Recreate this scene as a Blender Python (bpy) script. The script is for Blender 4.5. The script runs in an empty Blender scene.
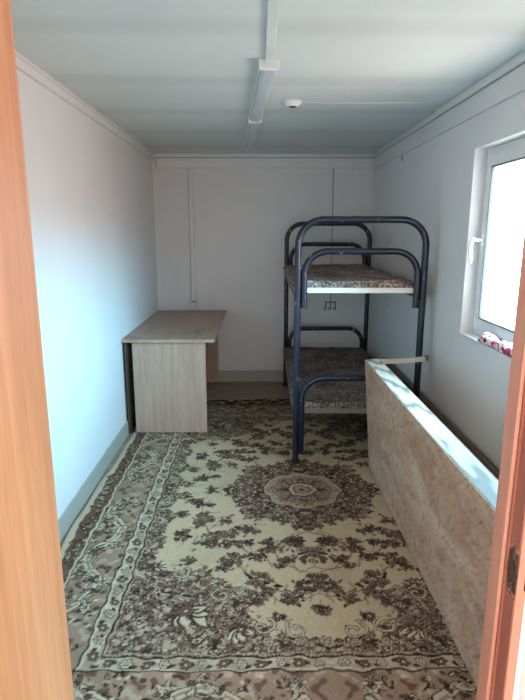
import bpy, bmesh, math, random
import numpy as np
from mathutils import Vector, Matrix, noise
C = bpy.context.scene.collection
S = bpy.context.scene
PI = math.pi
random.seed(7)

# ------------------------------------------------------------------ helpers
def lin(r, g, b):
    f = lambda c: (c/255/12.92) if c/255 <= .04045 else ((c/255+.055)/1.055)**2.4
    return (f(r), f(g), f(b), 1)

def wloc(o):
    v = Vector((0, 0, 0))
    while o is not None:
        v = v + o.location; o = o.parent
    return v

def link(name, me, mat, parent=None, origin=None):
    o = bpy.data.objects.new(name, me)
    C.objects.link(o)
    if mat is not None and not me.materials: me.materials.append(mat)
    if parent is not None:
        me.transform(Matrix.Translation(-wloc(parent)))
        o.parent = parent
    else:
        if origin is None:
            co = [v.co for v in me.vertices]
            lo = [min(c[i] for c in co) for i in range(3)]; hi = [max(c[i] for c in co) for i in range(3)]
            origin = ((lo[0]+hi[0])/2, (lo[1]+hi[1])/2, lo[2])
        me.transform(Matrix.Translation(-Vector(origin)))
        o.location = origin
    return o

def obj(name, bm, mat, parent=None, smooth=False, origin=None):
    me = bpy.data.meshes.new(name)
    bmesh.ops.recalc_face_normals(bm, faces=bm.faces)
    if smooth:
        for f in bm.faces: f.smooth = True
    bm.to_mesh(me); bm.free()
    o = link(name, me, mat, parent, origin)
    if smooth == 'auto':
        try: me.set_sharp_from_angle(angle=math.radians(35))
        except Exception: pass
    return o

def thing(name, label, cat, loc, group=None):
    o = bpy.data.objects.new(name, None); C.objects.link(o)
    o.location = loc; o.empty_display_size = .1
    o['label'] = label; o['category'] = cat
    if group: o['group'] = group
    return o

def tag(o, label, cat, group=None):
    o['label'] = label; o['category'] = cat
    if group: o['group'] = group
    return o

def struct(name, bm, mat, label=None, cat=None, smooth=False):
    o = obj(name, bm, mat, smooth=smooth); o['kind'] = 'structure'
    if label: o['label'] = label; o['category'] = cat
    return o

def box(bm, x0, x1, y0, y1, z0, z1, bev=0, M=None, seg=2):
    r = bmesh.ops.create_cube(bm, size=1)
    vs = r['verts']
    for v in vs:
        v.co = Vector((x0+(v.co.x+.5)*(x1-x0), y0+(v.co.y+.5)*(y1-y0), z0+(v.co.z+.5)*(z1-z0)))
    if bev:
        es = list({e for v in vs for e in v.link_edges})
        r2 = bmesh.ops.bevel(bm, geom=es, offset=bev, segments=seg, affect='EDGES', profile=.5)
        vs = list({v for f in r2['faces'] for v in f.verts} | {v for v in vs if v.is_valid})
    if M is not None:
        for v in vs: v.co = M @ v.co
    return vs

def B(*boxes, bev=0):
    bm = bmesh.new()
    for b in boxes: box(bm, *b, bev=bev)
    return bm

def tube(bm, pts, r, n=14, cap=True):
    pts = [Vector(p) for p in pts]
    rings = []
    up = None
    for i, p in enumerate(pts):
        if i == 0: t = pts[1]-p
        elif i == len(pts)-1: t = p-pts[i-1]
        else: t = (pts[i+1]-p).normalized()+(p-pts[i-1]).normalized()
        t.normalize()
        if up is None:
            a = Vector((0, 1, 0)) if abs(t.y) < .8 else Vector((0, 0, 1))
            up = (a - t*a.dot(t)).normalized()
        else: up = (up - t*up.dot(t)).normalized()
        s = t.cross(up)
        rr = r[i] if isinstance(r, (list, tuple)) else r
        rings.append([bm.verts.new(p+(up*math.cos(2*PI*k/n)+s*math.sin(2*PI*k/n))*rr) for k in range(n)])
    for a, b in zip(rings, rings[1:]):
        for k in range(n): bm.faces.new((a[k], a[(k+1) % n], b[(k+1) % n], b[k]))
    if cap:
        bm.faces.new(rings[0][::-1]); bm.faces.new(rings[-1])

def cyl(bm, c, r0, r1, h, n=24, axis='Z'):
    M = {'Z': Matrix.Identity(4), 'X': Matrix.Rotation(PI/2, 4, 'Y'), 'Y': Matrix.Rotation(-PI/2, 4, 'X')}[axis]
    bmesh.ops.create_cone(bm, cap_ends=True, segments=n, radius1=r0, radius2=r1, depth=h, matrix=Matrix.Translation(c) @ M)

def hoop(x0, x1, y, zb, zt, r, y1=None, n=10):
    """inverted U: up at x0, round corner, across, down at x1"""
    p = [(x0, y, zb), (x0, y, zt-r)]
    for k in range(1, n+1):
        a = PI - k*PI/2/n
        p.append((x0+r+r*math.cos(a), y, zt-r+r*math.sin(a)))
    p.append((x1-r, y, zt))
    for k in range(1, n+1):
        a = PI/2 - k*PI/2/n
        p.append((x1-r+r*math.cos(a), y, zt-r+r*math.sin(a)))
    p.append((x1, y, zb))
    return p

# ------------------------------------------------------------------ materials
class N:
    def __init__(s, name):
        s.m = bpy.data.materials.new(name); s.m.use_nodes = True
        s.t = s.m.node_tree; s.t.nodes.clear()
        s.out = s.n('ShaderNodeOutputMaterial'); s.p = s.n('ShaderNodeBsdfPrincipled')
        s.l(s.p.outputs[0], s.out.inputs[0])
        s.co = s.n('ShaderNodeTexCoord').outputs['Object']
    def n(s, t, **k):
        x = s.t.nodes.new(t)
        for a, b in k.items(): setattr(x, a, b)
        return x
    def l(s, a, b): s.t.links.new(a, b)
    def map(s, scale=(1, 1, 1), loc=(0, 0, 0), rot=(0, 0, 0), src=None):
        m = s.n('ShaderNodeMapping')
        m.inputs['Scale'].default_value = scale; m.inputs['Location'].default_value = loc; m.inputs['Rotation'].default_value = rot
        s.l(src or s.co, m.inputs[0]); return m.outputs[0]
    def noise(s, vec, scale, detail=4, rough=.55, dist=0):
        x = s.n('ShaderNodeTexNoise'); s.l(vec, x.inputs['Vector'])
        x.inputs['Scale'].default_value = scale; x.inputs['Detail'].default_value = detail
        x.inputs['Roughness'].default_value = rough; x.inputs['Distortion'].default_value = dist
        return x.outputs['Fac']
    def ramp(s, fac, stops, interp='LINEAR'):
        r = s.n('ShaderNodeValToRGB'); r.color_ramp.interpolation = interp
        e = r.color_ramp.elements
        while len(e) < len(stops): e.new(.5)
        for i, (p, c) in enumerate(stops):
            e[i].position = p; e[i].color = c if len(c) == 4 else (*c, 1)
        s.l(fac, r.inputs[0]); return r.outputs[0]
    def mix(s, fac, a, b, mode='MIX'):
        x = s.n('ShaderNodeMix', data_type='RGBA', blend_type=mode)
        for v, i in ((fac, 0), (a, 6), (b, 7)):
            if hasattr(v, 'is_linked'): s.l(v, x.inputs[i])
            else: x.inputs[i].default_value = v
        return x.outputs[2]
    def bump(s, h, strength=.2, dist=.002):
        b = s.n('ShaderNodeBump'); b.inputs['Strength'].default_value = strength; b.inputs['Distance'].default_value = dist
        s.l(h, b.inputs['Height']); s.l(b.outputs[0], s.p.inputs['Normal'])
    def fin(s, col, rough=.6, metal=0, spec=.4):
        if hasattr(col, 'is_linked'): s.l(col, s.p.inputs['Base Color'])
        else: s.p.inputs['Base Color'].default_value = col
        if hasattr(rough, 'is_linked'): s.l(rough, s.p.inputs['Roughness'])
        else: s.p.inputs['Roughness'].default_value = rough
        s.p.inputs['Metallic'].default_value = metal
        s.p.inputs['Specular IOR Level'].default_value = spec
        return s.m

W1, W0 = (1, 1, 1, 1), (0, 0, 0, 1)
def m_paint(name, c, var=.06, rough=.55, scuff=None, spec=.3):
    s = N(name)
    a = s.noise(s.co, 1.3, 5, .6); b = s.noise(s.co, 40, 3)
    d = tuple(x*(1-var) for x in c[:3])+(1,)
    col = s.ramp(a, [(.35, d), (.65, c)])
    if scuff:
        f = s.noise(s.map((3, 3, 1.2)), 3.2, 8, .7, .4)
        col = s.mix(s.ramp(f, [(.66, W0), (.76, (.5, .5, .5, 1))]), col, scuff)
    s.bump(b, .08, .001)
    return s.fin(col, rough, spec=spec)

def m_ceiling():
    s = N('ceiling_paint')
    sep = s.n('ShaderNodeSeparateXYZ'); s.l(s.co, sep.inputs[0])
    w = s.n('ShaderNodeTexWave', wave_type='BANDS', bands_direction='Y', wave_profile='SIN')
    s.l(s.map((1, 1, 1)), w.inputs[0]); w.inputs['Scale'].default_value = .42; w.inputs['Distortion'].default_value = .6; w.inputs['Detail'].default_value = 1
    seam = s.ramp(w.outputs['Fac'], [(.0, W1), (.22, W0)])
    c = s.ramp(s.noise(s.co, 1.5, 4), [(.3, lin(200, 208, 206)), (.7, lin(211, 219, 216))])
    c = s.mix(s.mix(1, seam, (.3, .3, .3, 1), 'MULTIPLY'), c, lin(172, 176, 172))
    s.bump(s.noise(s.map((1, .25, 1)), 4, 3), .25, .01)
    return s.fin(c, .42, spec=.35)

def m_wood(name, c0, c1, c2, axis='Z', scale=1.0, rough=.4, dist=1.2, spec=.35, stain=None):
    """long grain along axis"""
    s = N(name)
    k = {'X': (.12, 2.2, 2.2), 'Y': (2.2, .12, 2.2), 'Z': (2.2, 2.2, .12)}[axis]
    k = tuple(v*scale for v in k)
    a = s.noise(s.map(k), 3.2, 7, .62, dist)
    k2 = tuple(v*7 for v in k)
    b = s.noise(s.map(k2), 6, 4, .6, .2)
    col = s.ramp(a, [(.32, c0), (.5, c1), (.68, c2)])
    fine = s.ramp(b, [(.35, (.80, .80, .80, 1)), (.6, W1)])
    col = s.mix(.6, col, fine, 'MULTIPLY')
    if stain: col = s.mix(s.ramp(s.noise(s.map((1.6, 1, 1), loc=(.4, .2, 0)), 2.4, 5, .6), [(.54, W0), (.70, (.6, .6, .6, 1))]), col, stain)
    s.bump(b, .06, .0006)
    return s.fin(col, rough, spec=spec)

def m_plain(name, c, rough=.5, metal=0, spec=.4, grain=60):
    s = N(name)
    n = s.noise(s.co, grain, 3)
    col = s.ramp(n, [(.3, tuple(x*.92 for x in c[:3])+(1,)), (.7, c)])
    return s.fin(col, rough, metal, spec)

def m_navy():
    s = N('chipped_navy_paint')
    base = s.ramp(s.noise(s.co, 6, 4), [(.3, lin(14, 17, 29)), (.7, lin(22, 29, 50))])
    chip = s.ramp(s.noise(s.map((1, 1, .6)), 26, 6, .68), [(.63, W0), (.65, W1)])
    col = s.mix(chip, base, lin(165, 165, 165))
    s.bump(s.noise(s.co, 60, 3), .08, .001)
    return s.fin(col, .33, spec=.5)

def m_fabric(name, dark=1.0):
    s = N(name)
    v = s.n('ShaderNodeTexVoronoi'); s.l(s.co, v.inputs['Vector']); v.inputs['Scale'].default_value = 95
    sep = s.n('ShaderNodeSeparateColor'); s.l(v.outputs['Color'], sep.inputs[0])
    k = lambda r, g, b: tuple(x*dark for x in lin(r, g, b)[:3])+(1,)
    col = s.ramp(sep.outputs[0], [(.0, k(166, 150, 140)), (.28, k(206, 194, 184)), (.50, k(158, 100, 96)), (.6, k(134, 118, 110)),
                                  (.76, k(104, 118, 120)), (.84, k(196, 184, 172)), (.95, k(96, 82, 76))], 'CONSTANT')
    fuzz = s.ramp(s.noise(s.co, 180, 3), [(.3, (.55, .53, .52, 1)), (.7, W1)])
    col = s.mix(.7, col, fuzz, 'MULTIPLY')
    big = s.ramp(s.noise(s.co, 5, 5, .65), [(.35, lin(150, 136, 128)), (.65, W1)])
    col = s.mix(.85, col, big, 'MULTIPLY')
    s.bump(s.noise(s.co, 120, 4), .5, .004)
    return s.fin(col, .95, spec=.1)

def m_ply():
    s = N('weathered_plywood')
    a = s.noise(s.map((1, .6, 1.6), rot=(.5, 0, 0)), 3.2, 7, .6, 1.0)
    col = s.ramp(a, [(.3, lin(170, 128, 102)), (.5, lin(198, 162, 136)), (.7, lin(210, 186, 164))])
    rv = s.map(rot=(.75, 0, 0))
    g = s.noise(s.map((1, 4.0, 17), src=rv), 3.0, 5, .6, .5)
    col = s.mix(s.ramp(g, [(.50, W0), (.70, (.75, .75, .75, 1))]), col, lin(146, 106, 84))
    g2 = s.noise(s.map((1, 6, 28), loc=(0, 3, 1), src=rv), 2.2, 4, .55, .4)
    col = s.mix(s.ramp(g2, [(.60, W0), (.72, (.6, .6, .6, 1))]), col, lin(112, 80, 66))
    p = s.noise(s.map((1, 1, 2.2), loc=(0, 4, 2)), 5.2, 5, .6)
    col = s.mix(s.ramp(p, [(.55, W0), (.7, (.6, .6, .6, 1))]), col, lin(198, 190, 178))
    st = s.noise(s.map((1, 1.2, 2), loc=(3, 1, 7)), 7, 6, .65, .8)
    col = s.mix(s.ramp(st, [(.66, W0), (.74, (.7, .7, .7, 1))]), col, lin(98, 62, 48))
    s.bump(g, .1, .001)
    return s.fin(col, .62, spec=.25)

def m_timber_edge():
    s = N('pale_timber_edge')
    w = s.n('ShaderNodeTexWave', wave_type='RINGS', rings_direction='X', wave_profile='SIN')
    s.l(s.map((3.0, .55, 3.0), loc=(.2, .3, 0)), w.inputs[0])
    w.inputs['Scale'].default_value = 7; w.inputs['Distortion'].default_value = 5; w.inputs['Detail'].default_value = 2; w.inputs['Detail Scale'].default_value = .8
    col = s.ramp(w.outputs['Fac'], [(.05, lin(150, 140, 124)), (.35, lin(208, 202, 188)), (.9, lin(222, 218, 206))])
    d = s.noise(s.co, 22, 5, .7)
    col = s.mix(s.ramp(d, [(.68, W0), (.74, (.7, .7, .7, 1))]), col, lin(92, 74, 62))
    return s.fin(col, .55, spec=.3)

def m_floor():
    s = N('plank_lino')
    sep = s.n('ShaderNodeSeparateXYZ'); s.l(s.co, sep.inputs[0])
    b = s.n('ShaderNodeTexBrick'); s.l(s.map((1, 1, 1)), b.inputs[0])
    b.inputs['Scale'].default_value = 1; b.inputs['Brick Width'].default_value = 1.1; b.inputs['Row Height'].default_value = .12
    b.inputs['Mortar Size'].default_value = .003
    b.inputs['Color1'].default_value = lin(176, 154, 134); b.inputs['Color2'].default_value = lin(158, 136, 118); b.inputs['Mortar'].default_value = lin(70, 58, 50)
    g = s.noise(s.map((.6, 9, 1)), 4, 6, .6, .4)
    col = s.mix(.6, b.outputs[0], s.ramp(g, [(.3, (.6, .6, .6, 1)), (.7, W1)]), 'MULTIPLY')
    return s.fin(col, .4, spec=.4)

def m_glass():
    s = N('window_glass')
    tr = s.n('ShaderNodeBsdfTransparent'); gl = s.n('ShaderNodeBsdfGlossy'); gl.inputs['Roughness'].default_value = .02
    mx = s.n('ShaderNodeMixShader'); mx.inputs[0].default_value = .05; s.l(tr.outputs[0], mx.inputs[1]); s.l(gl.outputs[0], mx.inputs[2])
    s.l(mx.outputs[0], s.out.inputs[0]); s.t.nodes.remove(s.p)
    return s.m

def m_rug():
    s = N('woven_floral_pile')
    at = s.n('ShaderNodeAttribute', attribute_name='pile_colour')
    n = s.noise(s.co, 230, 3, .6)
    d = s.noise(s.co, 2.2, 5, .6)
    col = s.mix(.55, at.outputs['Color'], s.ramp(n, [(.3, (.72, .72, .72, 1)), (.65, W1)]), 'MULTIPLY')
    col = s.mix(s.ramp(d, [(.45, W0), (.75, (.35, .35, .35, 1))]), col, lin(120, 104, 84))
    s.bump(n, .4, .003)
    return s.fin(col, .95, spec=.08)

def m_cloth():
    s = N('printed_cotton')
    v = s.n('ShaderNodeTexVoronoi'); s.l(s.co, v.inputs['Vector']); v.inputs['Scale'].default_value = 34
    sep = s.n('ShaderNodeSeparateColor'); s.l(v.outputs['Color'], sep.inputs[0])
    col = s.ramp(sep.outputs[1], [(0, lin(232, 226, 228)), (.36, lin(196, 42, 62)), (.52, lin(238, 232, 234)), (.80, lin(60, 44, 66)), (.88, lin(214, 100, 120))], 'CONSTANT')
    return s.fin(col, .9, spec=.1)

M_wall = m_paint('white_wall_paint', lin(233, 230, 229), .05, .42, lin(170, 160, 150))
M_wallb = m_paint('white_back_wall_paint', lin(226, 221, 219), .05, .5, lin(160, 150, 142))
M_trim = m_paint('white_trim_paint', lin(226, 224, 222), .04, .5)
M_ceil = m_ceiling()
M_base = m_paint('grey_plastic_skirting', lin(176, 172, 160), .08, .45, lin(120, 112, 100))
M_floor = m_floor()
M_pvc = m_paint('white_pvc', lin(232, 233, 233), .03, .3, spec=.45)
M_plast = m_paint('white_plastic', lin(222, 222, 220), .04, .4)
M_gasket = m_plain('grey_rubber_gasket', lin(96, 98, 98), .6)
M_dark = m_plain('dark_plastic', lin(40, 38, 38), .5)
M_glass = m_glass()
M_diff = m_plain('frosted_diffuser', lin(186, 198, 208), .25, spec=.5)
M_navy = m_navy()
M_cap = m_plain('black_rubber', lin(30, 28, 28), .8)
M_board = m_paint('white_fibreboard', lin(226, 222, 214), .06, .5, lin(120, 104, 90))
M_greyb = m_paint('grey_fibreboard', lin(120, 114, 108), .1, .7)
M_fab = m_fabric('speckled_ticking')
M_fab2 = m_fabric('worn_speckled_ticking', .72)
M_desk = m_wood('pale_oak_laminate', lin(174, 141, 122), lin(184, 152, 133), lin(192, 162, 144), 'Z', 2.2, .42)
M_desktop = m_wood('pale_oak_laminate_top', lin(168, 134, 116), lin(178, 146, 128), lin(186, 156, 138), 'Y', 2.2, .38, stain=lin(112, 80, 66))
M_deskdark = m_wood('brown_back_panel', lin(62, 44, 38), lin(74, 54, 46), lin(84, 62, 54), 'Z', 2, .6)
M_door = m_wood('orange_alder_laminate', lin(184, 124, 86), lin(200, 140, 100), lin(212, 154, 114), 'Z', 1.6, .38, .9)
M_jamb = m_wood('orange_painted_jamb', lin(172, 116, 94), lin(184, 128, 106), lin(192, 138, 116), 'Z', 1.6, .5, .6)
M_groove = m_wood('red_brown_seal_groove', lin(134, 78, 64), lin(146, 88, 72), lin(154, 96, 80), 'Z', 1.6, .6, .4)
M_torn = m_wood('torn_bare_wood', lin(44, 32, 26), lin(74, 56, 46), lin(112, 88, 72), 'Z', 9, .9, 2)
M_ply = m_ply()
M_tedge = m_timber_edge()
M_plank = m_wood('brown_plank_wood', lin(92, 76, 60), lin(112, 94, 74), lin(130, 112, 90), 'Y', 2, .7)
M_slat = m_wood('pale_slat_wood', lin(206, 190, 172), lin(224, 210, 194), lin(232, 220, 206), 'X', 3, .6)
M_tip = m_plain('grey_slat_end', lin(130, 116, 104), .8)
M_rug = m_rug()
M_cloth = m_cloth()
M_wire = m_plain('dark_wire_insulation', lin(84, 80, 78), .6)
M_gwire = m_plain('grey_wire_insulation', lin(150, 148, 146), .6)

# ------------------------------------------------------------------ setting
XL, XR, YB, YF, H = -1.08, 1.19, 5.75, .90, 2.40
WT = .083
WY0, WY1, WZ0, WZ1 = 1.95, 3.09, 1.05, 2.072        # window opening
DX0, DX1, DZ = -.41, .467, 2.04                      # door opening in front wall
YV = -1.30                                           # end of an unseen vestibule, added to limit skylight at the doorway; open outwards
struct('floor', B((XL-.1, XR+.15, YV, YB+.1, -.1, 0)), M_floor)
struct('ceiling', B((XL-.1, XR+.15, YV, YB+.1, H, H+.1)), M_ceil)
struct('wall_left', B((XL-.1, XL, YV, YB+.1, 0, H)), M_wall)
struct('wall_back', B((XL, XR, YB, YB+.1, 0, H)), M_wallb)
struct('wall_right', B((XR, XR+.15, YV, WY0, 0, H), (XR, XR+.15, WY1, YB+.1, 0, H),
                       (XR, XR+.15, WY0, WY1, 0, WZ0), (XR, XR+.15, WY0, WY1, WZ1, H)), M_wall)
struct('wall_front', B((XL, DX0, YF-WT, YF, 0, H), (DX1, XR, YF-WT, YF, 0, H), (DX0, DX1, YF-WT, YF, DZ, H)), M_wall)
struct('baseboard_left', B((XL, XL+.014, YF, YB, 0, .115), bev=.003), M_base)
struct('baseboard_back', B((XL+.014, XR-.014, YB-.014, YB, 0, .125), (XL+.014, XR-.014, YB-.02, YB, 0, .012), bev=.003), M_base)
struct('baseboard_right', B((XR-.014, XR, YF, YB, 0, .115), bev=.003), M_base)
# cornices and frieze boards
struct('trim_1', B((XL, XL+.022, YF, YB, H-.058, H), (XL, XL+.034, YF, YB, H-.018, H), bev=.003), M_trim)
struct('trim_2', B((XL+.034, XR-.034, YB-.022, YB, H-.036, H), (XL+.034, XR-.034, YB-.034, YB, H-.014, H), bev=.003), M_trim)
struct('trim_3', B((XR-.022, XR, 3.72, YB, H-.04, H), (XR-.036, XR, YF, 3.72, H-.042, H), bev=.003), M_trim)
struct('trim_4', B((XL+.05, XR, YB-.03, YB, 2.262, 2.358), bev=.003), M_trim)
struct('trim_5', B((XR-.018, XR, YF, YB-.03, 2.245, 2.355), bev=.002), M_trim)

M_shadowline = m_plain('shadow_line_grey', lin(128, 122, 118), .9)  # flat grey for strips that stand in for shadow lines
struct('shadow_line_back', B((XL+.05, XR-.02, YB-.027, YB, 2.3585, 2.3635), (XL+.044, XL+.0495, YB-.027, YB, 2.262, 2.3635)), M_shadowline)  # painted shadow line above the back frieze and at its left end
struct('shadow_line_right', B((XR-.0195, XR, YF, YB-.03, 2.3555, 2.3575)), M_shadowline)  # painted shadow line along the top of the right frieze
# window
win = bpy.data.objects.new('window_1', None); C.objects.link(win); win.location = (XR+.07, (WY0+WY1)/2, WZ0); win['kind'] = 'structure'
def ring(bm, x0, x1, ya, yb, za, zb, w, bev=.004):
    box(bm, x0, x1, ya, yb, za, za+w, bev); box(bm, x0, x1, ya, yb, zb-w, zb, bev)
    box(bm, x0, x1, ya, ya+w, za+w, zb-w, bev); box(bm, x0, x1, yb-w, yb, za+w, zb-w, bev)
bm = bmesh.new(); ring(bm, 1.262, 1.325, WY0, WY1, WZ0, WZ1, .05); obj('window_frame', bm, M_pvc, win)
bm = bmesh.new(); ring(bm, 1.248, 1.318, WY0+.038, WY1-.038, WZ0+.038, WZ1-.038, .062, .006); sash = obj('sash', bm, M_pvc, win)
bm = bmesh.new(); ring(bm, 1.2475, 1.262, WY0+.099, WY1-.099, WZ0+.099, WZ1-.099, .008, .001); obj('gasket', bm, M_gasket, sash)
obj('pane', B((1.282, 1.286, WY0+.10, WY1-.10, WZ0+.10, WZ1-.10)), M_glass, sash)
hy, hz = 3.020, 1.585
hd = obj('window_handle', B((1.238, 1.248, hy-.014, hy+.014, hz-.035, hz+.035), bev=.004), M_pvc, sash)
bm = bmesh.new()
tube(bm, [(1.244, hy, hz), (1.205, hy, hz)], .010)
tube(bm, [(1.207, hy, hz+.008), (1.196, hy+.008, hz+.002), (1.189, hy+.018, hz-.018), (1.190, hy+.022, hz-.055), (1.196, hy+.022, hz-.10), (1.200, hy+.022, hz-.128)],
     [.009, .011, .0115, .011, .0105, .007])
obj('lever', bm, M_pvc, hd, smooth=True)
obj('window_sill', B((1.184, 1.263, WY0, WY1, WZ0-.012, WZ0+.003), bev=.003), M_pvc, win)
obj('hinge_cover', B((1.238, 1.249, WY0+.06, WY0+.075, WZ0+.05, WZ0+.13), bev=.003), M_pvc, win)

# door: frame with a rebate, leaf swung outwards towards the viewer
door = bpy.data.objects.new('door_1', None); C.objects.link(door); door.location = (.04, .86, 0); door['kind'] = 'structure'
JX = .4385
ZH0, ZH1 = 1.02, 1.075
YN, YS = .817, .858
bm = bmesh.new()
box(bm, JX, DX1, YS, .90, 0, 1.99, .002)                   # stop half
for za, zb in ((0, ZH0), (ZH1, 1.99)): box(bm, JX+.012, DX1, YN, YS, za, zb, .0015)   # rebate half
box(bm, JX+.024, DX1, YN, YS, ZH0, ZH1); box(bm, JX+.012, DX1, YN, YN+.010, ZH0, ZH1)                    # bottom of the latch hole
jr = obj('jamb', bm, M_jamb, door)
obj('seal_groove', B((JX+.006, JX+.013, YS-.006, YS+.001, 0, 1.98), bev=.001), M_groove, jr)
obj('rebate_facing', B((JX+.0105, JX+.0125, YN+.003, YS-.006, 0, ZH0-.02), (JX+.0105, JX+.0125, YN+.003, YS-.006, ZH1+.02, 1.98)), M_groove, jr)
# torn rim of the latch hole
bm = bmesh.new()
rnd = random.Random(3)
def prof(k, n, a, b): 
    t = 2*PI*k/n; return (math.cos(t)*a, math.sin(t)*b)
n = 26; inner = []; outer = []; deep = []
for k in range(n):
    py, pz = prof(k, n, .013, .027); q = 1+rnd.uniform(-.16, .12)
    oy, oz = prof(k, n, .018, .044); q2 = 1+rnd.uniform(-.2, .25)
    yc, zc = .836, (ZH0+ZH1)/2
    inner.append(bm.verts.new((JX+.0085+rnd.uniform(-.001, .002), yc+py*q, zc+pz*q)))
    outer.append(bm.verts.new((JX+.0108, max(YN+.0005, yc+oy*q2), zc+oz*q2)))
    deep.append(bm.verts.new((JX+.0235, yc+py*.8, zc+pz*.8)))
for k in range(n):
    j = (k+1) % n
    bm.faces.new((outer[k], outer[j], inner[j], inner[k])); bm.faces.new((inner[k], inner[j], deep[j], deep[k]))
bm.faces.new(deep)
h = obj('latch_hole', bm, M_torn, jr); h['label'] = 'splintered bare-wood latch hole'
obj('head_jamb', B((DX0, DX1, YN, .90, 1.99, DZ), bev=.002), M_jamb, door)
obj('jamb', B((DX0, -.370, YS, .90, 0, 1.99), (DX0, -.380, YN, YS, 0, 1.99), bev=.002), M_door, door)
obj('threshold', B((DX0, DX1, YN, .90, 0, .012), bev=.003), M_jamb, door)
bm = bmesh.new()
a = math.radians(0)
box(bm, -.376, -.336, .02, .812, .012, 1.97, .003)
leaf = obj('door_leaf', bm, M_door, door)
bm = bmesh.new()
for z in (.25, 1.0, 1.75): cyl(bm, (-.383, .8140, z), .006, .006, .09, 12)
obj('hinge', bm, m_plain('steel', lin(150, 150, 150), .35, 1), door)

# outer facing boards beside the door frame
struct('trim_6', B((DX1+.008, DX1+.32, .797, .8165, 0, .965), (DX1+.008, DX1+.32, .797, .8165, .972, 2.1), bev=.002), M_pvc)

# ------------------------------------------------------------------ fixtures
def lamp(y0, y1, xa, xb, label):
    """fluorescent batten, axis from (xa,y0) to (xb,y1)"""
    L = math.hypot(xb-xa, y1-y0)
    t = thing('fluorescent_batten', label, 'ceiling light', ((xa+xb)/2, (y0+y1)/2, H-.044), 'fluorescent battens in line on the ceiling')
    parts = []
    parts.append(('housing', B((-.043, .043, -L/2+.012, L/2-.012, .022, .044), bev=.003), M_plast))
    bm = bmesh.new()
    pr = [(-.039, .024), (-.039, .014), (-.032, .005), (-.018, .001), (.018, .001), (.032, .005), (.039, .014), (.039, .024)]
    r0 = [bm.verts.new((x, -L/2+.02, z)) for x, z in pr]; r1 = [bm.verts.new((x, L/2-.02, z)) for x, z in pr]
    for i in range(len(pr)): bm.faces.new((r0[i], r0[(i+1) % len(pr)], r1[(i+1) % len(pr)], r1[i]))
    bm.faces.new(r0); bm.faces.new(r1[::-1])
    parts.append(('diffuser', bm, M_diff))
    for s in (-1, 1):
        parts.append(('end_cap', B((-.046, .046, s*L/2-(.03 if s > 0 else 0), s*L/2+(.03 if s < 0 else 0), -.001, .0435), bev=.004), M_plast))
    ang = -math.atan2(xb-xa, y1-y0)
    for nme, b_, m in parts:
        me = bpy.data.meshes.new(nme); bmesh.ops.recalc_face_normals(b_, faces=b_.faces); b_.to_mesh(me); b_.free()
        me.materials.append(m)
        o = bpy.data.objects.new(nme, me); C.objects.link(o); o.parent = t
    t.rotation_euler.z = ang
    return t
lamp(2.655, 3.90, .052, -.016, 'long white fluorescent batten with bluish diffuser, nearer of two')
lamp(3.905, 5.14, -.018, -.062, 'white fluorescent batten light close to the back wall')
tag(obj('cable_trunking', B((.034, .074, .92, 2.65, H-.016, H), bev=.002), M_ceil), 'white cable trunking running along ceiling up to fluorescent light', 'cable trunking')
sd = thing('smoke_detector', 'round white smoke detector on the ceiling right of the lights', 'smoke detector', (.212, 3.50, H-.03))
bm = bmesh.new(); cyl(bm, (.212, 3.50, H-.006), .056, .056, .012, 32); obj('base', bm, M_plast, sd, smooth='auto')
bm = bmesh.new(); cyl(bm, (.212, 3.50, H-.0195), .036, .048, .015, 32); obj('sensor_head', bm, M_plast, sd, smooth='auto')
bm = bmesh.new(); cyl(bm, (.212, 3.50, H-.0285), .022, .022, .003, 24); obj('grille', bm, M_dark, sd)
bm = bmesh.new(); tube(bm, [(.27, 3.50, H-.004), (.6, 3.505, H-.004), (.9, 3.495, H-.004), (1.145, 3.50, H-.004)], .0028, 8)
tag(obj('alarm_cable', bm, M_trim, smooth=True), 'thin white cable crossing the ceiling from smoke detector to right wall', 'cable')

# conduit down the back wall to the socket above the desk
bm = bmesh.new(); box(bm, -.712, -.674, YB-.024, YB, .905, 2.262, .002); box(bm, -.676, -.668, YB-.008, YB, .905, 2.262)
ct = tag(obj('cable_trunking', bm, M_trim), 'white vertical cable trunking on back wall running down to desk socket', 'cable trunking')
obj('shadow_strip', B((-.7155, -.712, YB-.02, YB, .905, 2.262)), M_shadowline, ct)['label'] = 'grey strip painted as a shadow line'  # shade down the trunking's left side, put in as a grey strip
sk = thing('wall_socket', 'small white power socket on back wall just above the desk', 'socket', (-.690, YB-.02, .81))
obj('plate', B((-.73, -.650, YB-.034, YB-.0005, .812, .885), bev=.005), M_plast, sk)
bm = bmesh.new()
for dx in (-.010, .010): cyl(bm, (-.690+dx, YB-.0345, .848), .004, .004, .003, 10, 'Y')
obj('pin_hole', bm, M_dark, sk)
obj('switch', B((-.712, -.668, YB-.026, YB-.0005, .888, .903), bev=.002), m_plain('grey_plastic', lin(150, 148, 146), .5), sk)
bm = bmesh.new(); tube(bm, [(.775, YB-.005, 2.262), (.777, YB-.005, 1.7), (.779, YB-.005, 1.2), (.781, YB-.005, .90)], .0045, 8)
tag(obj('wall_cable', bm, M_gwire, smooth=True), 'thin grey cable running down back wall behind the bunk bed', 'cable')
bm = bmesh.new()
hk = thing('coat_hook', 'small dark wire hook rack on back wall below upper bunk', 'hook', (.781, YB-.03, .79))
bm = bmesh.new(); tube(bm, [(.72, YB-.005, .885), (.84, YB-.005, .885)], .005, 8); obj('bar', bm, M_wire, hk)
for x in (.73, .781, .835):
    bm = bmesh.new(); tube(bm, [(x, YB-.008, .883), (x, YB-.010, .82), (x-.006, YB-.022, .805), (x-.02, YB-.03, .812), (x-.024, YB-.032, .83)], .0042, 8)
    obj('hook', bm, M_wire, hk, smooth=True)
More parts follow.
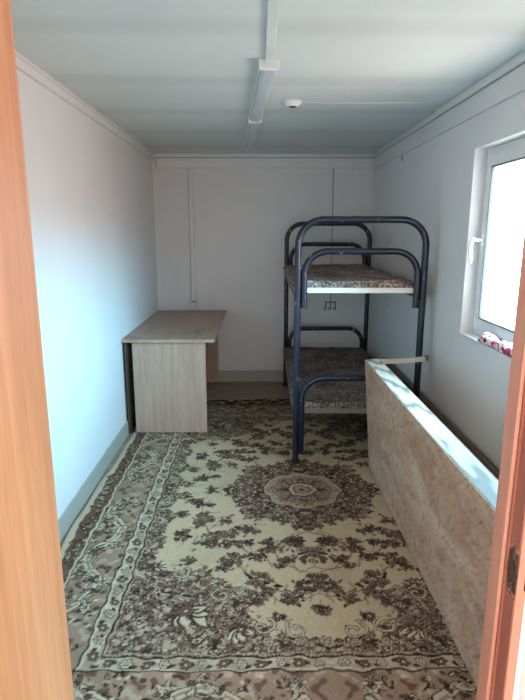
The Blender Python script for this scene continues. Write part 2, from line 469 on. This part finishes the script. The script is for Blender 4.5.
jb = thing('junction_box', 'small white junction box on right wall above the bunk bed', 'junction box', (XR-.02, 4.63, 2.125))
obj('box_body', B((XR-.034, XR, 4.59, 4.67, 2.125, 2.195), bev=.004), M_plast, jb)
bm = bmesh.new()
tube(bm, [(XR-.005, 4.612, 2.194), (XR-.005, 4.612, 2.245)], .0025, 8); obj('wire', bm, M_gwire, jb, smooth=True)
bm = bmesh.new(); tube(bm, [(XR-.005, 4.648, 2.194), (XR-.005, 4.648, 2.245)], .0025, 8)
obj('wire', bm, M_gwire, jb, smooth=True)

# ------------------------------------------------------------------ rug
def make_rug_quarter(st=.004):
    U = np.arange(0, 1.36, st); V = np.arange(0, 1.96, st)
    u, v = np.meshgrid(U, V)
    rg = np.random.RandomState(5)
    cream = np.array(lin(206, 180, 145)[:3]); light = np.array(lin(214, 194, 164)[:3]); mid = np.array(lin(164, 134, 112)[:3])
    tan = np.array(lin(192, 166, 138)[:3]); dark = np.array(lin(76, 54, 46)[:3]); brown = np.array(lin(120, 88, 74)[:3])
    black = np.array(lin(44, 36, 34)[:3])
    col = np.zeros(u.shape+(3,)); col[:] = cream
    def put(mask, c, a=1.0): col[mask] = col[mask]*(1-a)+c*a
    def win(cx, cy, r):
        i0 = max(0, int((cy-r)/st)); i1 = min(len(V), int((cy+r)/st)+2); j0 = max(0, int((cx-r)/st)); j1 = min(len(U), int((cx+r)/st)+2)
        return (slice(i0, i1), slice(j0, j1)) if i1 > i0 and j1 > j0 else None
    def rosette(cx, cy, r, n, c, o=black, ctr=None, ph=0.):
        w = win(cx, cy, r*1.2)
        if not w: return
        x = u[w]-cx; y = v[w]-cy; rho = np.hypot(x, y); th = np.arctan2(y, x)
        R = r*(.66+.34*np.abs(np.cos(n*(th-ph)/2))); cc = col[w]
        cc[rho < R] = o; cc[rho < R-max(.005, r*.13)] = c
        g = (rho < R-.3*r) & (np.abs(np.sin(n*(th-ph)/2)) > .93); cc[g] = o
        cc[rho < r*.36] = o
        cc[rho < r*.22] = light if ctr is None else ctr
    def leaf(cx, cy, a, L, wd, c, o=None):
        w = win(cx+math.cos(a)*L/2, cy+math.sin(a)*L/2, L*.75)
        if not w: return
        x = u[w]-cx; y = v[w]-cy; p = (x*math.cos(a)+y*math.sin(a))/L; q = (-x*math.sin(a)+y*math.cos(a))/wd
        s = np.sin(np.clip(p, 0, 1)*PI)**.8; cc = col[w]; mk = (p > 0) & (p < 1)
        if o is not None: cc[mk & (np.abs(q) < s)] = o; cc[mk & (np.abs(q) < s*.6)] = c
        else: cc[mk & (np.abs(q) < s)] = c
    def stroke(pts, wd, c):
        for (x0, y0), (x1, y1) in zip(pts, pts[1:]):
            w = win((x0+x1)/2, (y0+y1)/2, math.hypot(x1-x0, y1-y0)/2+wd*1.5)
            if not w: continue
            dx, dy = x1-x0, y1-y0; l2 = dx*dx+dy*dy+1e-9
            t = np.clip(((u[w]-x0)*dx+(v[w]-y0)*dy)/l2, 0, 1)
            col[w][np.hypot(u[w]-x0-t*dx, v[w]-y0-t*dy) < wd/2] = c
    def spiral(cx, cy, a0, r0, turns, sgn, wd, c):
        stroke([(cx+r0*(1-.8*k/26)*math.cos(a0+sgn*2*PI*turns*k/26), cy+r0*(1-.8*k/26)*math.sin(a0+sgn*2*PI*turns*k/26)) for k in range(27)], wd, c)
    def spray(cx, cy, s, a, rich=1):
        """a bunch of small leaves and blossoms"""
        stroke([(cx, cy), (cx-math.cos(a)*s*1.1, cy-math.sin(a)*s*1.1), (cx-math.cos(a-.5)*s*1.7, cy-math.sin(a-.5)*s*1.7)], .005, brown)
        for k in range(24):
            b = rg.uniform(0, 2*PI); d = s*rg.uniform(0, .95)*(.75+.25*math.cos(2*(b-a)))
            leaf(cx+math.cos(b)*d, cy+math.sin(b)*d*.8, b+rg.uniform(-.9, .9), s*rg.uniform(.3, .55), s*rg.uniform(.08, .14), [dark, brown, black, brown][rg.randint(4)])
        for k in range(11):
            b = rg.uniform(0, 2*PI); d = s*rg.uniform(.05, .85)
            rosette(cx+math.cos(b)*d, cy+math.sin(b)*d*.85, s*rg.uniform(.2, .3), 5, [tan, mid, brown, mid][rg.randint(4)], black, brown, rg.uniform(0, 6))
    def scatter(cond, n, rmin, rmax, pal, sep=1.7, tries=6000, leaves=True):
        pts = []
        for _ in range(tries):
            if len(pts) >= n: break
            x = rg.uniform(0, U[-1]); y = rg.uniform(0, V[-1]); r = rg.uniform(rmin, rmax)
            if not cond(x, y): continue
            if any((x-p)**2+(y-q)**2 < (sep*(r+s_)/2)**2*1.2 for p, q, s_ in pts): continue
            pts.append((x, y, r))
        for x, y, r in pts:
            if leaves:
                for k in range(4): leaf(x, y, rg.uniform(0, 6.28), r*1.8, r*.3, [dark, brown, light, dark][rg.randint(4)])
            rosette(x, y, r, rg.choice([5, 6, 8]), pal[rg.randint(len(pal))], black, [light, brown][rg.randint(2)], rg.uniform(0, 6))
    rad = np.hypot(u/1.04, v); ang = np.arctan2(v, u/1.04)
    # field boundary: scalloped inner border and corner spandrels
    fr = np.minimum((.80-u)/1.0, (1.29-v)/1.0)
    d = fr+.020*np.cos(26*np.where((.79-u) < (1.27-v), v, u))+.012*np.sin(u*90+v*40)*np.sin(v*84)
    cu, cv = .79, 1.27
    cr = np.hypot((u-cu)/.52, (v-cv)/.45); ca = np.arctan2(v-cv, u-cu)
    jit = .05*np.sin(u*70+v*31)*np.sin(v*64-u*22)+.04*np.sin(u*130)*np.sin(v*117)
    spand = cr < 1+.07*np.cos(ca*12)+1.3*jit
    border_in = (d < 0)
    dense = (spand | border_in) & (u < .895) & (v < 1.385)
    edge = ((cr < 1.012+.07*np.cos(ca*12)+1.3*jit) | (d < .004)) & (u < .895) & (v < 1.385)
    # field sprays
    for cx, cy, s, a in [(.10, .60, .075, 1.6), (.0, .70, .10, -1.57), (.0, .93, .075, -1.57), (.22, .66, .07, .8), (.26, .92, .085, 2.6), (.40, .75, .075, .3), (.13, 1.04, .06, 2.2),
                         (.50, .55, .085, 2.2), (.60, .36, .075, 1.2), (.66, .16, .065, 2.9), (.58, .02, .05, 0), (.40, .48, .055, 1.2), (.30, 1.06, .07, .4),
                         (.57, .20, .04, 2), (.70, .50, .05, 1), (.0, 1.12, .05, 1.57), (.17, .80, .045, .2), (.46, .62, .04, 4), (.33, .60, .04, 3.4)]:
        spray(cx, cy, s, a, 1)
    got = []
    for _ in range(3000):
        x, y = rg.uniform(.06, .76), rg.uniform(.05, 1.2)
        if math.hypot(x, y) < .56 or math.hypot((x-.79)/.52, (y-1.27)/.45) < 1.12 or any((x-p)**2+(y-q)**2 < .15**2 for p, q in got): continue
        got.append((x, y)); spray(x, y, rg.uniform(.045, .068), rg.uniform(0, 6.28))
    for pts in ([(0, .5), (.14, .56), (.2, .68), (.16, .8), (.02, .86)], [(.2, .68), (.34, .68), (.42, .6), (.55, .5), (.62, .33), (.62, .16)], [(.02, 1.0), (.14, 1.02), (.26, .95), (.38, .8)]):
        stroke(pts, .007, brown)
    leafm = rg.rand
    for k in range(26):
        x, y = rg.uniform(.1, .72), rg.uniform(.3, 1.1)
        if math.hypot(x, y) > .52: leaf(x, y, rg.uniform(0, 6.28), .035, .009, tan if k % 2 else brown)
    # dense spandrel / inner border
    put(edge, black); put(dense, mid*.9)
    nz = sum(np.sin(u*fx_+ph)*np.sin(v*fy_+ph*1.7) for fx_, fy_, ph in ((31, 27, .3), (57, 49, 1.1), (17, 63, 2.2), (90, 84, .7)))
    put(dense & (nz > .5), brown); put(dense & (nz > 1.3), dark); put(dense & (nz < -.6), tan)
    put(dense & (np.abs(cr-.64) < .018), black)
    dn = lambda x, y: dense[min(len(V)-1, int(y/st)), min(len(U)-1, int(x/st))]
    scatter(dn, 330, .011, .024, [mid, light, light, tan, mid, tan], 1.6, 14000)
    # cream palmette in the corner, pale cloud bands
    def pal(cx, cy, s, a):
        for k in range(-2, 3): leaf(cx+rg.uniform(-.01, .01), cy, a+k*.5, s*(1.15-.15*abs(k)), s*.3, light, black); leaf(cx, cy, a+k*.5, s*.6, s*.1, brown)
        for k in range(5): leaf(cx, cy, a+PI+(k-2)*.5, s*.6, s*.14, brown, black)
        rosette(cx, cy, s*.34, 6, brown, black)
    pal(.60, 1.12, .115, 2.35); pal(.36, 1.235, .07, 1.57); pal(.80, .80, .06, PI)
    for cx, cy, s, sg in [(.12, 1.24, .055, 1), (.26, 1.22, .055, -1), (.45, 1.02, .05, 1), (.66, .86, .05, -1)]:
        spiral(cx, cy, -1.2 if sg > 0 else 4.3, s, 1.15, sg, .016, black); spiral(cx, cy, -1.2 if sg > 0 else 4.3, s, 1.15, sg, .008, light)
    for cx in (.0, .12, .24): rosette(cx, 1.31, .03, 6, tan)
    # medallion
    star = .44*(1+.10*np.cos(8*ang)+.035*np.cos(40*ang)+.03*np.sin(u*120)*np.sin(v*110))
    put(rad < star, black); put(rad < star-.008, mid*.85); put((rad < star-.01) & (nz > -.1), brown); put((rad < star-.01) & (nz > .8), dark)
    md = lambda x, y: .25 < math.hypot(x/1.04, y) < .43
    scatter(md, 170, .011, .021, [mid, tan, brown, mid, brown], 1.55, 12000)
    for k in range(120):
        a = rg.uniform(0, PI/2); rr = rg.uniform(.22, .45); leaf(rr*1.04*math.cos(a), rr*math.sin(a), rg.uniform(0, 6.28), .03, .006, [black, tan, dark][k % 3])
    for k in range(9):
        a = k*PI/16; rosette(.385*1.04*math.cos(a), .385*math.sin(a), .034, 8, mid if k % 2 else brown)
    sc = lambda r, n, am: r*(1+am*np.abs(np.cos(n*ang/2)))
    put(rad < sc(.228, 8, .09), black); put(rad < sc(.222, 8, .09), tan*.92); put((rad < sc(.222, 8, .09)) & (nz > .9), mid)
    for k in range(9): rosette(.203*1.04*math.cos(k*PI/16), .203*math.sin(k*PI/16), .012, 5, light, brown, brown)
    put(rad < sc(.176, 8, .07), black); put(rad < sc(.171, 8, .07), mid*.9); put((rad < sc(.160, 8, .07)) & (nz > 0), brown)
    scatter(lambda x, y: .095 < math.hypot(x, y) < .155, 40, .009, .015, [mid, tan, brown], 1.5)
    put(rad < sc(.086, 8, .12), black); put(rad < sc(.078, 8, .12), tan)
    put(rad < sc(.050, 8, .2), black); put(rad < sc(.043, 8, .2), mid); put(rad < .016, dark)
    # guard stripe
    g = ((u >= .895) & (u < .968) & (v < 1.458)) | ((v >= 1.385) & (v < 1.458) & (u < .968))
    put(g, tan*.9); put(g & (nz > .2), light*.92)
    along = np.where((u >= .895) & (v < 1.385+(u-.895)), v, u)
    for k in range(18):
        rosette(.931, .05+k*.078, .026, 6, brown if k % 2 else light, black); leaf(.931, .05+k*.078+.039, 1.57+(.7 if k % 2 else -.7), .03, .009, dark)
        if .05+k*.074 < .93: rosette(.05+k*.074, 1.421, .026, 6, brown if k % 2 else light, black); leaf(.05+k*.074+.035, 1.421, .7 if k % 2 else -.7, .03, .009, dark)
    e = np.maximum(u-.895, v-1.385)
    put((np.abs(e) < .004), black); put((np.abs(e-.073) < .005) , black); put((np.abs(e-.066) < .003) & (e < .073), light)
    put((np.abs(e+.012) < .003) & (e < 0), tan)
    # main outer border
    ob = e > .078
    put(ob, mid*1.05); put(ob & (nz > .9), tan); put(ob & (nz < -1.0), brown)
    put(e > .30, brown); put(e > .385, tan); put((e > .392) & (u-.895 > v-1.385), light); put((e > .33) & (v-1.385 > u-.895) & (nz > -.5), dark)
    # serpentine cream ribbon with scrolls
    for side in (0, 1):
        Lm = 1.5 if side == 0 else 1.0
        for k in range(7):
            s0 = .12+k*.24
            P = (lambda a, b: (.895+b, a)) if side == 0 else (lambda a, b: (a, 1.385+b))
            pts = [P(s0+t*.24, .205+.06*math.sin((t+k)*PI)) for t in np.linspace(0, 1, 13)]
            stroke(pts, .050, black); stroke(pts, .040, light); stroke(pts, .012, mid)
            c = P(s0+.12, .145 if k % 2 else .255)
            a0 = rg.uniform(0, 6); 
            spiral(c[0], c[1], a0, .058, 1.2, 1 if k % 2 else -1, .014, black); spiral(c[0], c[1], a0, .058, 1.2, 1 if k % 2 else -1, .005, light)
            c = P(s0+.02, .15 if k % 2 == 0 else .25)
            for j in range(5): leaf(c[0], c[1], j*1.257+k, .05, .016, light if j % 2 else tan, black)
            rosette(c[0], c[1], .03, 6, brown if k % 2 else light, black)
            for j in range(16):
                c2 = P(s0+rg.uniform(0, .24), rg.uniform(.09, .29)); leaf(c2[0], c2[1], rg.uniform(0, 6.28), .03, .006, [dark, black, light][j % 3])
                c2 = P(s0+rg.uniform(0, .24), rg.uniform(.09, .29)); rosette(c2[0], c2[1], rg.uniform(.010, .019), 5, [light, tan, brown][j % 3], black, brown)
    eb = lambda x, y: .30 < max(x-.895, y-1.385) < .37
    scatter(eb, 120, .014, .024, [mid, light, tan, brown], 1.6)
    put((np.abs(e-.30) < .006), light); put((np.abs(e-.293) < .003), black)
    wv = rg.uniform(.80, 1.1, u.shape)
    return col*wv[..., None], st
def rug():
    q, st = make_rug_quarter()
    cx, cy = .28, 3.17
    x0, x1, y0, y1, g = -1.045, 1.165, 1.16, 5.07, .005
    nx, ny = int((x1-x0)/g)+1, int((y1-y0)/g)+1
    X, Y = np.meshgrid(np.linspace(x0, x1, nx), np.linspace(y0, y1, ny))
    Xj = X+.005*np.sin(X*37+Y*23)+.003*np.sin(Y*71); Yj = Y+.005*np.sin(Y*33-X*29)+.003*np.sin(X*67)
    a = np.abs(Xj-cx)/st; b = np.abs(Yj-cy)/st
    j = np.clip(a.astype(int), 0, q.shape[1]-2); i = np.clip(b.astype(int), 0, q.shape[0]-2)
    fa = np.clip(a-j, 0, 1)[..., None]; fb = np.clip(b-i, 0, 1)[..., None]
    col = (q[i, j]*(1-fa)+q[i, j+1]*fa)*(1-fb)+(q[i+1, j]*(1-fa)+q[i+1, j+1]*fa)*fb
    Z = .007+.0022*np.sin(X*3.1+Y*1.3)*np.sin(Y*2.3+1)+.0015*np.sin(X*9+Y*4)
    Z += .007*np.exp(-((Y-1.715-.01*np.sin(X*5))/.012)**2)+.004*np.exp(-((X+.69-.004*np.sin(Y*4))/.012)**2)
    Xw = X+np.where(X < -.9, (-.9-X)/.145, 0)*(.012*np.sin(Y*3.7)+.006*np.sin(Y*11))
    Yw = Y+np.where(Y > 4.9, (Y-4.9)/.17, 0)*(.012*np.sin(X*4.3)+.006*np.sin(X*13))
    Z = np.where(X > .76, np.minimum(Z, .0075), Z)
    edge = np.zeros(X.shape, bool); edge[0] = edge[-1] = True; edge[:, 0] = edge[:, -1] = True
    Z[edge] = .001
    co = np.stack([Xw, Yw, Z], -1).reshape(-1, 3)
    idx = np.arange(nx*ny).reshape(ny, nx)
    f = np.stack([idx[:-1, :-1], idx[:-1, 1:], idx[1:, 1:], idx[1:, :-1]], -1).reshape(-1, 4)
    me = bpy.data.meshes.new('floral_rug')
    org = np.array([cx, cy, 0])
    me.vertices.add(len(co)); me.vertices.foreach_set('co', (co-org).astype(np.float32).ravel())
    me.loops.add(f.size); me.loops.foreach_set('vertex_index', f.astype(np.int32).ravel())
    me.polygons.add(len(f)); me.polygons.foreach_set('loop_start', np.arange(0, f.size, 4, dtype=np.int32))
    me.update(calc_edges=True)
    at = me.color_attributes.new('pile_colour', 'FLOAT_COLOR', 'POINT')
    rgba = np.concatenate([col.reshape(-1, 3), np.ones((len(co), 1))], 1).astype(np.float32)
    at.data.foreach_set('color', rgba.ravel())
    me.polygons.foreach_set('use_smooth', np.ones(len(f), dtype=bool))
    me.materials.append(M_rug)
    o = bpy.data.objects.new('floral_rug', me); C.objects.link(o); o.location = (cx, cy, 0)
    tag(o, 'large cream and brown floral medallion rug covering the floor', 'rug')
rug()

# ------------------------------------------------------------------ desk
dk = thing('desk', 'pale oak laminate desk against the left wall in the back corner', 'desk', (-.70, 4.95, .008))
DT = .80
obj('desktop', B((-1.0795, -.342, 4.13, 5.725, DT-.025, DT), bev=.0025), M_desktop, dk)
obj('side_panel', B((-1.005, -.422, 4.17, 4.192, .011, DT-.025), bev=.001), M_desk, dk)
obj('side_panel', B((-1.0, -.435, 5.66, 5.682, .011, DT-.025), bev=.001), M_desk, dk)
o = obj('modesty_panel', B((-1.064, -1.046, 4.15, 5.70, .012, DT-.025)), M_deskdark, dk); o['label'] = 'dark brown back panel'

# ------------------------------------------------------------------ bunk bed
PX0, PX1, PY0, PY1 = .278, 1.116, 3.575, 5.52
R = .0225
bk = thing('bunk_bed', 'navy tubular steel bunk bed with chipped paint by the right wall', 'bunk bed', ((PX0+PX1)/2, (PY0+PY1)/2, .008))
for y in (PY0, PY1):
    bm = bmesh.new(); tube(bm, hoop(PX0, PX1, y, .03, 1.706, .165), R, 18); e = obj('end_hoop', bm, M_navy, bk, smooth='auto')
    for x in (PX0, PX1):
        bm = bmesh.new(); cyl(bm, (x, y, .026), .028, .026, .030, 20); obj('foot_cap', bm, M_cap, e, smooth='auto')
    bm = bmesh.new(); tube(bm, hoop(PX0+.043, PX1-.043, y, 1.128, 1.503, .155), R*.95, 18); obj('guard_arch', bm, M_navy, bk, smooth='auto')
    bm = bmesh.new(); tube(bm, hoop(PX0+.038, PX1-.038, y, .08, .638, .155), R*.95, 18); obj('guard_arch', bm, M_navy, bk, smooth='auto')
for zb in (1.19, .335):
    for x in (PX0, PX1):
        obj('side_rail', B((x-.014, x+.014, PY0+.012, PY1-.012, zb-.012, zb+.034), bev=.003), M_navy, bk)
    for y in (PY0+.45, PY1-.45):
        obj('cross_rail', B((PX0+.012, PX1-.012, y-.012, y+.012, zb-.01, zb+.02), bev=.002), M_navy, bk)
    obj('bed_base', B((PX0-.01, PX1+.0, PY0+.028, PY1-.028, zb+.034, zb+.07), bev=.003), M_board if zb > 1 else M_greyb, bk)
BROT = -.0135
bk.rotation_euler.z = BROT
BC = Vector(((PX0+PX1)/2, (PY0+PY1)/2, 0))
MB = Matrix.Translation(BC) @ Matrix.Rotation(BROT, 4, 'Z') @ Matrix.Translation(-BC)
def mattress(name, x0, x1, y0, y1, z0, th, seed, mat, label, over=0):
    nx, ny = 40, 90
    bm = bmesh.new()
    rows = []
    # closed cross-section loop swept along y, with soft edges and lumps
    prof = []
    n = 34
    for k in range(n+1):
        t = k/n; x = x0+(x1-x0)*t
        edge = min(t, 1-t)*(x1-x0)
        prof.append((x, max(0, 1-math.exp(-edge/.012))))
    for j in range(ny+1):
        s = j/ny; y = y0+(y1-y0)*s
        ey = min(s, 1-s)*(y1-y0); fy = 1-.65*math.exp(-ey/.010)
        top = []
        for x, e in prof:
            h_ = th*(.45+.55*e)*fy
            h_ += (.012*noise.noise((x*4+seed, y*4, 0))+.006*noise.noise((x*11, y*11, seed)))*e
            dx = .012*noise.noise((seed, y*2.5, 3))*(1 if x > (x0+x1)/2 else 1)
            top.append(Vector((x+dx, y, z0+max(h_, .012))))
        bot = [Vector((p.x, y, z0+.0005)) for p in top[::-1]]
        rows.append([bm.verts.new(p) for p in top+bot])
    m = len(rows[0])
    for a_, b_ in zip(rows, rows[1:]):
        for k in range(m): bm.faces.new((a_[k], a_[(k+1) % m], b_[(k+1) % m], b_[k]))
    bm.faces.new(rows[0]); bm.faces.new(rows[-1][::-1])
    bmesh.ops.transform(bm, matrix=MB, verts=bm.verts)
    o = obj(name, bm, mat, smooth='auto')
    return tag(o, label, 'mattress')
mattress('mattress', PX0-.035, PX1-.03, PY0+.03, PY1-.03, 1.26, .045, 1.3, M_fab, 'thin speckled floral mattress lying on the upper bunk')
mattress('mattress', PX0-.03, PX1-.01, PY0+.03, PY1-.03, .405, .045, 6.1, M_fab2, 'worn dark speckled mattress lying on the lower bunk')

# ------------------------------------------------------------------ leaning panel, plank, slat
lean = Matrix.Translation((.80, 0, .014)) @ Matrix.Rotation(math.radians(-4.4), 4, 'Y') @ Matrix.Rotation(math.radians(.35), 4, 'Z')
pn = thing('plywood_panel', 'thick plywood-faced wooden panel standing on its long edge on the rug', 'panel', (.83, 2.35, .010))
PA, PB_, PH, PT = 1.10, 3.50, .778, .098
bm = bmesh.new(); box(bm, .0, .005, PA, PB_, .004, PH-.001, .001, lean); obj('plywood_face', bm, M_ply, pn)
bm = bmesh.new(); box(bm, PT-.005, PT, PA, PB_, .008, PH-.001, .001, lean); obj('plywood_face', bm, M_ply, pn)
bm = bmesh.new()
box(bm, .0055, PT-.0055, PA, PB_, PH-.05, PH, .002, lean)
obj('edge_board', bm, M_tedge, pn)['label'] = 'pale planed timber edge'
bm = bmesh.new()
box(bm, .0055, PT-.0055, PA, PB_, .008, .05, .002, lean); obj('edge_board', bm, M_tedge, pn)
for ya, yb in ((PA, PA+.04), (PB_-.04, PB_)):
    bm = bmesh.new(); box(bm, .0055, PT-.0055, ya, yb, .0505, PH-.0505, .002, lean); obj('edge_board', bm, M_tedge, pn)
bm = bmesh.new(); box(bm, 1.140, 1.174, 1.6, 4.78, .013, .50, .003)
tag(obj('wooden_plank', bm, M_plank), 'brown wooden board standing on edge along the right wall behind panel', 'plank')
# bent slat, resting on the panel's top and the bunk post
bm = bmesh.new()
n = 16; rows = []
for k in range(n+1):
    t = k/n; x = .805+t*.345; z = .780+.006*math.sin(t*PI)*-1+.012*t; y = 3.485+.03*t
    hh = .016; wd = .008
    z = .783 if False else z
    rows.append([bm.verts.new((x, y+sy*wd, z+sz*hh)) for sy, sz in ((-1, -1), (1, -1), (1, 1), (-1, 1))])
for a_, b_ in zip(rows, rows[1:]):
    for k in range(4): bm.faces.new((a_[k], a_[(k+1) % 4], b_[(k+1) % 4], b_[k]))
bm.faces.new(rows[0]); bm.faces.new(rows[-1][::-1])
slat = thing('wooden_lath', 'pale bent wooden slat from panel end to bunk post', 'slat', (.98, 3.50, .77))
obj('strip', bm, M_slat, slat)
obj('end_piece', B((1.118, 1.153, 3.505, 3.528, .774, .811), bev=.003), M_tip, slat)['label'] = 'grey slat end'

# ------------------------------------------------------------------ cloth on the sill
bm = bmesh.new()
nx, ny = 26, 70; rows = []
for j in range(ny+1):
    t = j/ny; y = 2.84-t*.48; row = []
    lump = .55+.45*abs(math.sin(t*PI*2.0+.35)); lump *= min(1, t*9, (1-t)*9)**.5
    for k in range(nx):
        a_ = 2*PI*k/nx
        rr = 1+.35*noise.noise((math.cos(a_)*1.4, math.sin(a_)*1.4, t*14))+.15*noise.noise((math.cos(a_)*3, math.sin(a_)*3, t*40))
        x = 1.210+.036*math.cos(a_)*rr*(.35+.65*lump)+.006*math.sin(t*17); z = WZ0+.004+max(0, .028*lump*(1+math.sin(a_)*rr))
        row.append(bm.verts.new((x, y, z)))
    rows.append(row)
for a_, b_ in zip(rows, rows[1:]):
    for k in range(nx): bm.faces.new((a_[k], a_[(k+1) % nx], b_[(k+1) % nx], b_[k]))
bm.faces.new(rows[0]); bm.faces.new(rows[-1][::-1])
tag(obj('crumpled_cloth', bm, M_cloth, smooth=True), 'crumpled red and white printed cloth lying on the window sill', 'cloth')

# ------------------------------------------------------------------ light: overcast sky (procedural), ground below
w = bpy.data.worlds.new('sky'); S.world = w; w.use_nodes = True
t = w.node_tree; t.nodes.clear()
def wn(k, **a):
    x = t.nodes.new(k)
    for p, q in a.items(): setattr(x, p, q)
    return x
out = wn('ShaderNodeOutputWorld'); bg = wn('ShaderNodeBackground'); tc = wn('ShaderNodeTexCoord'); sp = wn('ShaderNodeSeparateXYZ')
t.links.new(tc.outputs['Generated'], sp.inputs[0])
def wramp(src, stops):
    mr = wn('ShaderNodeMapRange'); mr.inputs['From Min'].default_value = -1; mr.inputs['From Max'].default_value = 1
    t.links.new(src, mr.inputs[0])
    r = wn('ShaderNodeValToRGB'); e = r.color_ramp.elements
    while len(e) < len(stops): e.new(.5)
    for i, (p, c) in enumerate(stops): e[i].position = (p+1)/2; e[i].color = (*c, 1)
    t.links.new(mr.outputs[0], r.inputs[0]); return r.outputs[0]
SKY_E = wramp(sp.outputs['Z'], [(-1, (5.6, 4.7, 4.2)), (-.05, (7.2, 6.0, 5.4)), (.05, (8.0, 8.0, 8.2)), (.14, (13, 28, 37)), (.4, (11, 26, 36)), (.7, (6, 11, 15)), (1, (5, 9, 12))])
SKY_S = wramp(sp.outputs['Z'], [(-1, (3.2, 2.7, 2.4)), (-.05, (3.2, 2.75, 2.5)), (.05, (2.8, 2.6, 2.45)), (1, (2.4, 2.25, 2.1))])
dt = wn('ShaderNodeVectorMath', operation='DOT_PRODUCT'); dt.inputs[1].default_value = (1, .5, 0)
t.links.new(tc.outputs['Generated'], dt.inputs[0])
fx = wn('ShaderNodeMapRange', interpolation_type='SMOOTHSTEP'); fx.inputs['From Min'].default_value = .06; fx.inputs['From Max'].default_value = .38
t.links.new(dt.outputs['Value'], fx.inputs[0])
mx = wn('ShaderNodeMix', data_type='RGBA'); t.links.new(fx.outputs[0], mx.inputs[0]); t.links.new(SKY_S, mx.inputs[6]); t.links.new(SKY_E, mx.inputs[7])
t.links.new(mx.outputs[2], bg.inputs[0]); bg.inputs[1].default_value = 1.0
t.links.new(bg.outputs[0], out.inputs[0])
# sampling portals in the two openings
def portal(name, loc, rot, sx, sy):
    l = bpy.data.lights.new(name, 'AREA'); l.shape = 'RECTANGLE'; l.size = sx; l.size_y = sy; l.cycles.is_portal = True
    o = bpy.data.objects.new(name, l); C.objects.link(o); o.location = loc; o.rotation_euler = rot
portal('window_portal', (1.345, (WY0+WY1)/2, (WZ0+WZ1)/2), (0, PI/2, 0), WZ1-WZ0, WY1-WY0)
portal('entrance_portal', (.05, YV-.02, 1.2), (PI/2, 0, PI), 2.3, 2.4)

# ------------------------------------------------------------------ camera
f = 535.0
pitch = math.atan(119/f); yaw = math.atan(4.5/math.hypot(f, 119))
cam = bpy.data.cameras.new('camera'); co = bpy.data.objects.new('camera', cam); C.objects.link(co)
cam.sensor_fit = 'HORIZONTAL'; cam.sensor_width = 36; cam.lens = f/525*36; cam.clip_start = .02
co.location = (0, 0, 1.634); co.rotation_euler = (PI/2-pitch, 0, -yaw)
S.camera = co
S.view_settings.view_transform = 'Standard'; S.view_settings.look = 'None'; S.view_settings.gamma = 1; S.view_settings.use_curve_mapping = False
S.view_settings.exposure = 0.92
